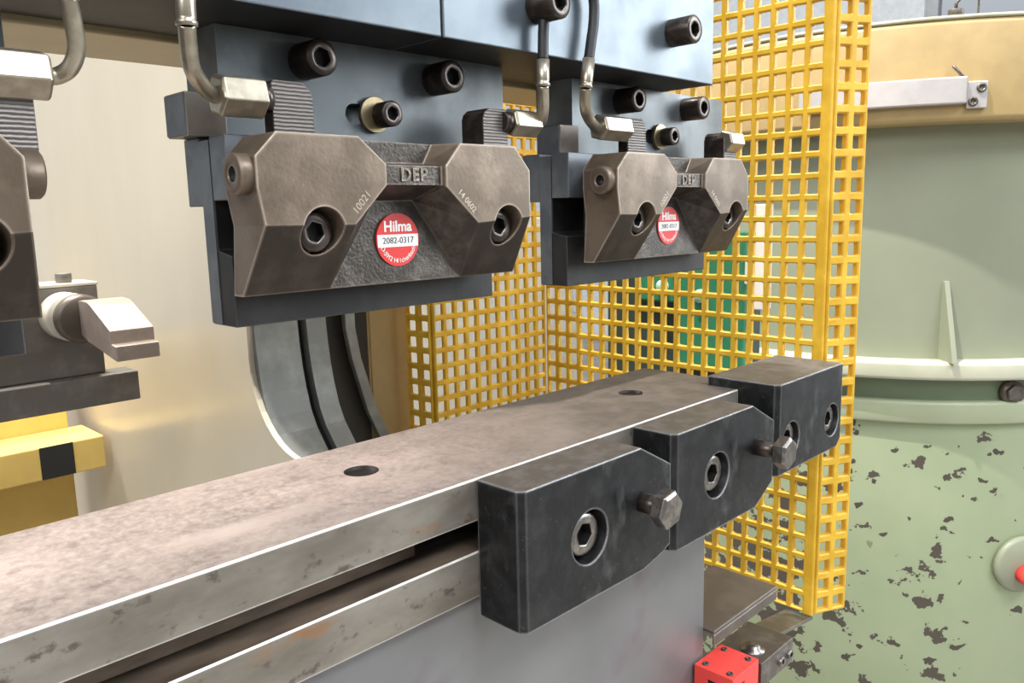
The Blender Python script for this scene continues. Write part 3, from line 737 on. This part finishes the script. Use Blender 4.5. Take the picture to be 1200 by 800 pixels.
ring('lid_edge', [(470, 390), (509, 390), (511, 393), (509, 396), (0, 398)], M['tank_edge'])
def at(deg, r, z):
    a = math.radians(deg); return Vector((TC.x + r*math.cos(a), TC.y + r*math.sin(a), z))
def rad(deg): a = math.radians(deg); return Vector((math.cos(a), math.sin(a), 0))
# gusset fin
tn = rad(215+90); bm = bmesh.new()
pr = [(440, -14), (456, -10), (497, -142), (440, -142)]
fd = rad(224)
A = [bm.verts.new(at(213.5, 447, p[1]) + fd*(p[0]-447) + tn*4) for p in pr]
B = [bm.verts.new(at(213.5, 447, p[1]) + fd*(p[0]-447) - tn*4) for p in pr]
bm.faces.new(A); bm.faces.new(B[::-1])
for i in range(4): bm.faces.new((A[i], B[i], B[(i+1)%4], A[(i+1)%4]))
obj('gusset_fin', bm, M['tank_up'], tank, bevel=1)
# hex nut in the recess
p = at(228.6, 466, -199)
bm = bmesh.new(); lathe(bm, p, rad(228.6), [(0, 0), (13, 0), (15, -2), (15, -17), (0, -17)], n=6, up=(0, .3, 1)); obj('flange_nut', bm, M['bracket'], tank, bevel=.8)
bm = bmesh.new(); lathe(bm, p - rad(228.6)*9, rad(228.6), [(0, 1), (20, 1), (20, -10), (0, -10)], n=24); obj('nut_washer', bm, M['shelf'], tank)
# lid bar with its end bracket
bar = thing('lid_bar', 'silver bar lying along the tan ring of the tank', 'bar', at(205, 515, 264))
bm = bmesh.new(); prev = None
for k in range(15):
    d = 186 + (212.6-186)*k/14
    q = [bm.verts.new(at(d, rr_, z)) for rr_, z in ((511, 264), (526, 264), (526, 304), (511, 304))]
    if prev:
        for i in range(4): bm.faces.new((prev[i], q[i], q[(i+1)%4], prev[(i+1)%4]))
    else: bm.faces.new(q)
    prev = q
bm.faces.new(prev[::-1]); obj('bar_body', bm, M['silver'], bar, bevel=2.5)
bm = bmesh.new(); prev = None
for k in range(3):
    d = 212.75 + 3.2*k/2
    q = [bm.verts.new(at(d, rr_, z)) for rr_, z in ((511, 257), (519, 257), (519, 297), (511, 297))]
    if prev:
        for i in range(4): bm.faces.new((prev[i], q[i], q[(i+1)%4], prev[(i+1)%4]))
    else: bm.faces.new(q)
    prev = q
bm.faces.new(prev[::-1]); br = obj('end_bracket', bm, M['silver'], bar, bevel=1.5)
for d, z in ((214.9, 287), (213.7, 267)):
    bm = bmesh.new(); lathe(bm, at(d, 519, z), rad(d), [(7, -2), (7, 2), (6, 3), (3.5, 3), (3.4, 0), (0, 0)], n=24); obj('bracket_bolt', bm, M['bracket'], br)
bm = bmesh.new(); tube(bm, [at(212.0, 519, 303), at(211.2, 519, 312), at(210.3, 519, 321)], 2.2, n=12); obj('latch_pin', bm, M['shelf'], bar)
# hook on the lid
hp = at(211, 492, 0)
h = thing('lid_hook', 'small dark lifting eye on top of the tank lid', 'lifting eye', (hp.x, hp.y, 397))
bm = bmesh.new(); cyl(bm, (hp.x, hp.y, 397), (hp.x, hp.y, 407), 11, n=24); obj('hook_base', bm, M['shelf'], h, bevel=1.5)
bm = bmesh.new(); tube(bm, [(hp.x, hp.y, 406), (hp.x, hp.y, 416), (hp.x+3, hp.y-7, 425), (hp.x+8, hp.y-16, 423)], 2.6, n=12); tube(bm, [(hp.x+18, hp.y-26, 398), (hp.x+18, hp.y-26, 430), (hp.x+15, hp.y-22, 433)], 1.8, n=10); obj('hook_rod', bm, M['bracket'], h)
# valve knob on the lower shell
p = at(233.5, 452, -505)
vk = thing('valve_knob', 'blurred red knob with round green cap on the tank at the right edge', 'valve', p)
n_ = rad(233.5)
bm = bmesh.new(); lathe(bm, p, n_, [(0, 0), (50, 0), (50, 8), (45, 12), (0, 14)], n=40); obj('valve_cap', bm, M['tank_up'], vk)
q = p + n_*14 + rad(323.5)*0 + Vector((0, 0, -14))
bm = bmesh.new(); lathe(bm, q, n_, [(0, 0), (17, 0), (17, 20), (14, 23), (0, 23)], n=32); obj('valve_handle', bm, M['red'], vk)

# ------------------------------------------------------------------ machines far behind the mesh
mc = thing('machine_cabinet', 'dark and emerald green machine cabinet seen through the yellow mesh', 'machine', (1075, 500, FZ))
bm = bmesh.new(); box(bm, 950, 1010, 262, 480, -150, 60); obj('cabinet_body', bm, M['darkgreen'], mc, bevel=4)
bm = bmesh.new(); box(bm, 938, 949.5, 250, 352, -95, 88); obj('cabinet_door', bm, M['emerald'], mc, bevel=3)
bm = bmesh.new(); box(bm, 938, 949.5, 356, 420, -10, 72); obj('cabinet_door', bm, M['emerald'], mc, bevel=3)
for y, z in ((372, 12), (312, 2)):
    bm = bmesh.new(); lathe(bm, (938, y, z), (-1, 0, 0), [(9, -1), (9, 5), (7, 8), (0, 8)], n=24); obj('door_knob', bm, M['mint'], mc)
bm = bmesh.new(); box(bm, 929, 949, 218, 233, -10, 121); box(bm, 940, 949, 233, 262, 20, 50); obj('white_trim', bm, M['white'], mc, bevel=1.5)
bm = bmesh.new(); box(bm, 965, 1000, 430, 465, FZ, -150); obj('cabinet_leg', bm, M['darkgreen'], mc, bevel=2)
cc = thing('cream_cupboard', 'pale cream cupboard far behind the rear yellow mesh', 'cupboard', (2100, 2200, FZ))
bm = bmesh.new(); box(bm, 1500, 2700, 2000, 2400, FZ, 90); obj('cupboard_body', bm, M['palecream'], cc, bevel=8)
for k in range(3):
    bm = bmesh.new(); box(bm, 1520+k*395, 1900+k*395, 1985, 1999, -820, 60); d = obj('cupboard_door', bm, M['palecream'], cc, bevel=4)
    bm = bmesh.new(); box(bm, 1850+k*395, 1865+k*395, 1970, 1984.5, -320, -200); obj('door_handle', bm, M['frame'], d, bevel=3)

# ------------------------------------------------------------------ light
w = bpy.data.worlds.new('hall_sky'); S.world = w; w.use_nodes = True
nt = w.node_tree; bg = nt.nodes['Background']
tc = nt.nodes.new('ShaderNodeTexCoord'); sx = nt.nodes.new('ShaderNodeSeparateXYZ'); nt.links.new(tc.outputs['Generated'], sx.inputs[0])
rp = nt.nodes.new('ShaderNodeValToRGB'); nt.links.new(sx.outputs[2], rp.inputs[0])
els = rp.color_ramp.elements; els[0].position = 0.0; els[0].color = (.28,.27,.25,1); els[1].position = .9; els[1].color = (.88,.93,1,1)
e = els.new(.35); e.color = (.80,.88,1.0,1)
nt.links.new(rp.outputs[0], bg.inputs['Color']); bg.inputs['Strength'].default_value = .62
def area(name, loc, look, size, power, col=(1,1,1), shape='RECTANGLE', sy=None):
    l = bpy.data.lights.new(name, 'AREA'); l.energy = power; l.color = col; l.shape = shape; l.size = size; l.size_y = sy or size
    o = bpy.data.objects.new(name, l); C.objects.link(o); o.location = loc
    o.rotation_euler = (Vector(look)-Vector(loc)).to_track_quat('-Z', 'Y').to_euler(); return o
area('added_lamp', (-.3, 1.6, 2.4), (.2, .1, 0), 1.2, 60, (1, .93, .85), sy=.5)  # added overhead lamp, itself unseen, for warm light from behind
area('added_lamp', (.4, -1.8, 2.2), (.3, .1, 0), 1.6, 40, (.92, .96, 1), sy=.6)  # added overhead lamp, itself unseen, for highlights from the front
area('added_beam_light', (2.36, -1.55, .95), (.35, .02, .2), 1.3, 4.2, (.90, .96, 1), sy=1.5)  # added narrow light, aimed so its reflection brightens the right beam
area('added_lamp', (-1.6, -.75, 1.3), (.25, .05, .1), .9, 15, (1, .97, .92), sy=.9)  # added lamp with no known source, brightens the left-facing ends
bpy.data.lights['added_beam_light'].spread = math.radians(46)
sp = bpy.data.lights.new('hall_spot', 'SPOT'); sp.energy = 400; sp.spot_size = math.radians(50); sp.shadow_soft_size = .03; sp.color = (1, .97, .9)
so = bpy.data.objects.new('hall_spot', sp); C.objects.link(so); so.location = (.15, .55, 2.9)
so.rotation_euler = (Vector((1.45, .15, -.3))-Vector(so.location)).to_track_quat('-Z', 'Y').to_euler()

# ------------------------------------------------------------------ camera
yaw, pit, rol = math.radians(45.24565), math.radians(-9.22004), math.radians(-1.31935)
f = Vector((math.sin(yaw)*math.cos(pit), math.cos(yaw)*math.cos(pit), math.sin(pit)))
r0 = Vector((math.cos(yaw), -math.sin(yaw), 0)); u0 = r0.cross(f)
rr = r0*math.cos(rol) + u0*math.sin(rol); uu = rr.cross(f)
cam = bpy.data.cameras.new('camera'); co = bpy.data.objects.new('camera', cam); C.objects.link(co)
m = Matrix((rr, uu, -f)).transposed().to_4x4(); m.translation = (0, -.2606, .120); co.matrix_world = m
cam.sensor_width = 36; cam.lens = 36*943.766/1200; cam.clip_start = .01; cam.clip_end = 100
S.camera = co
vs = S.view_settings; vs.view_transform = 'Standard'; vs.look = 'None'; vs.exposure = 0.74; vs.gamma = 1; vs.use_curve_mapping = False
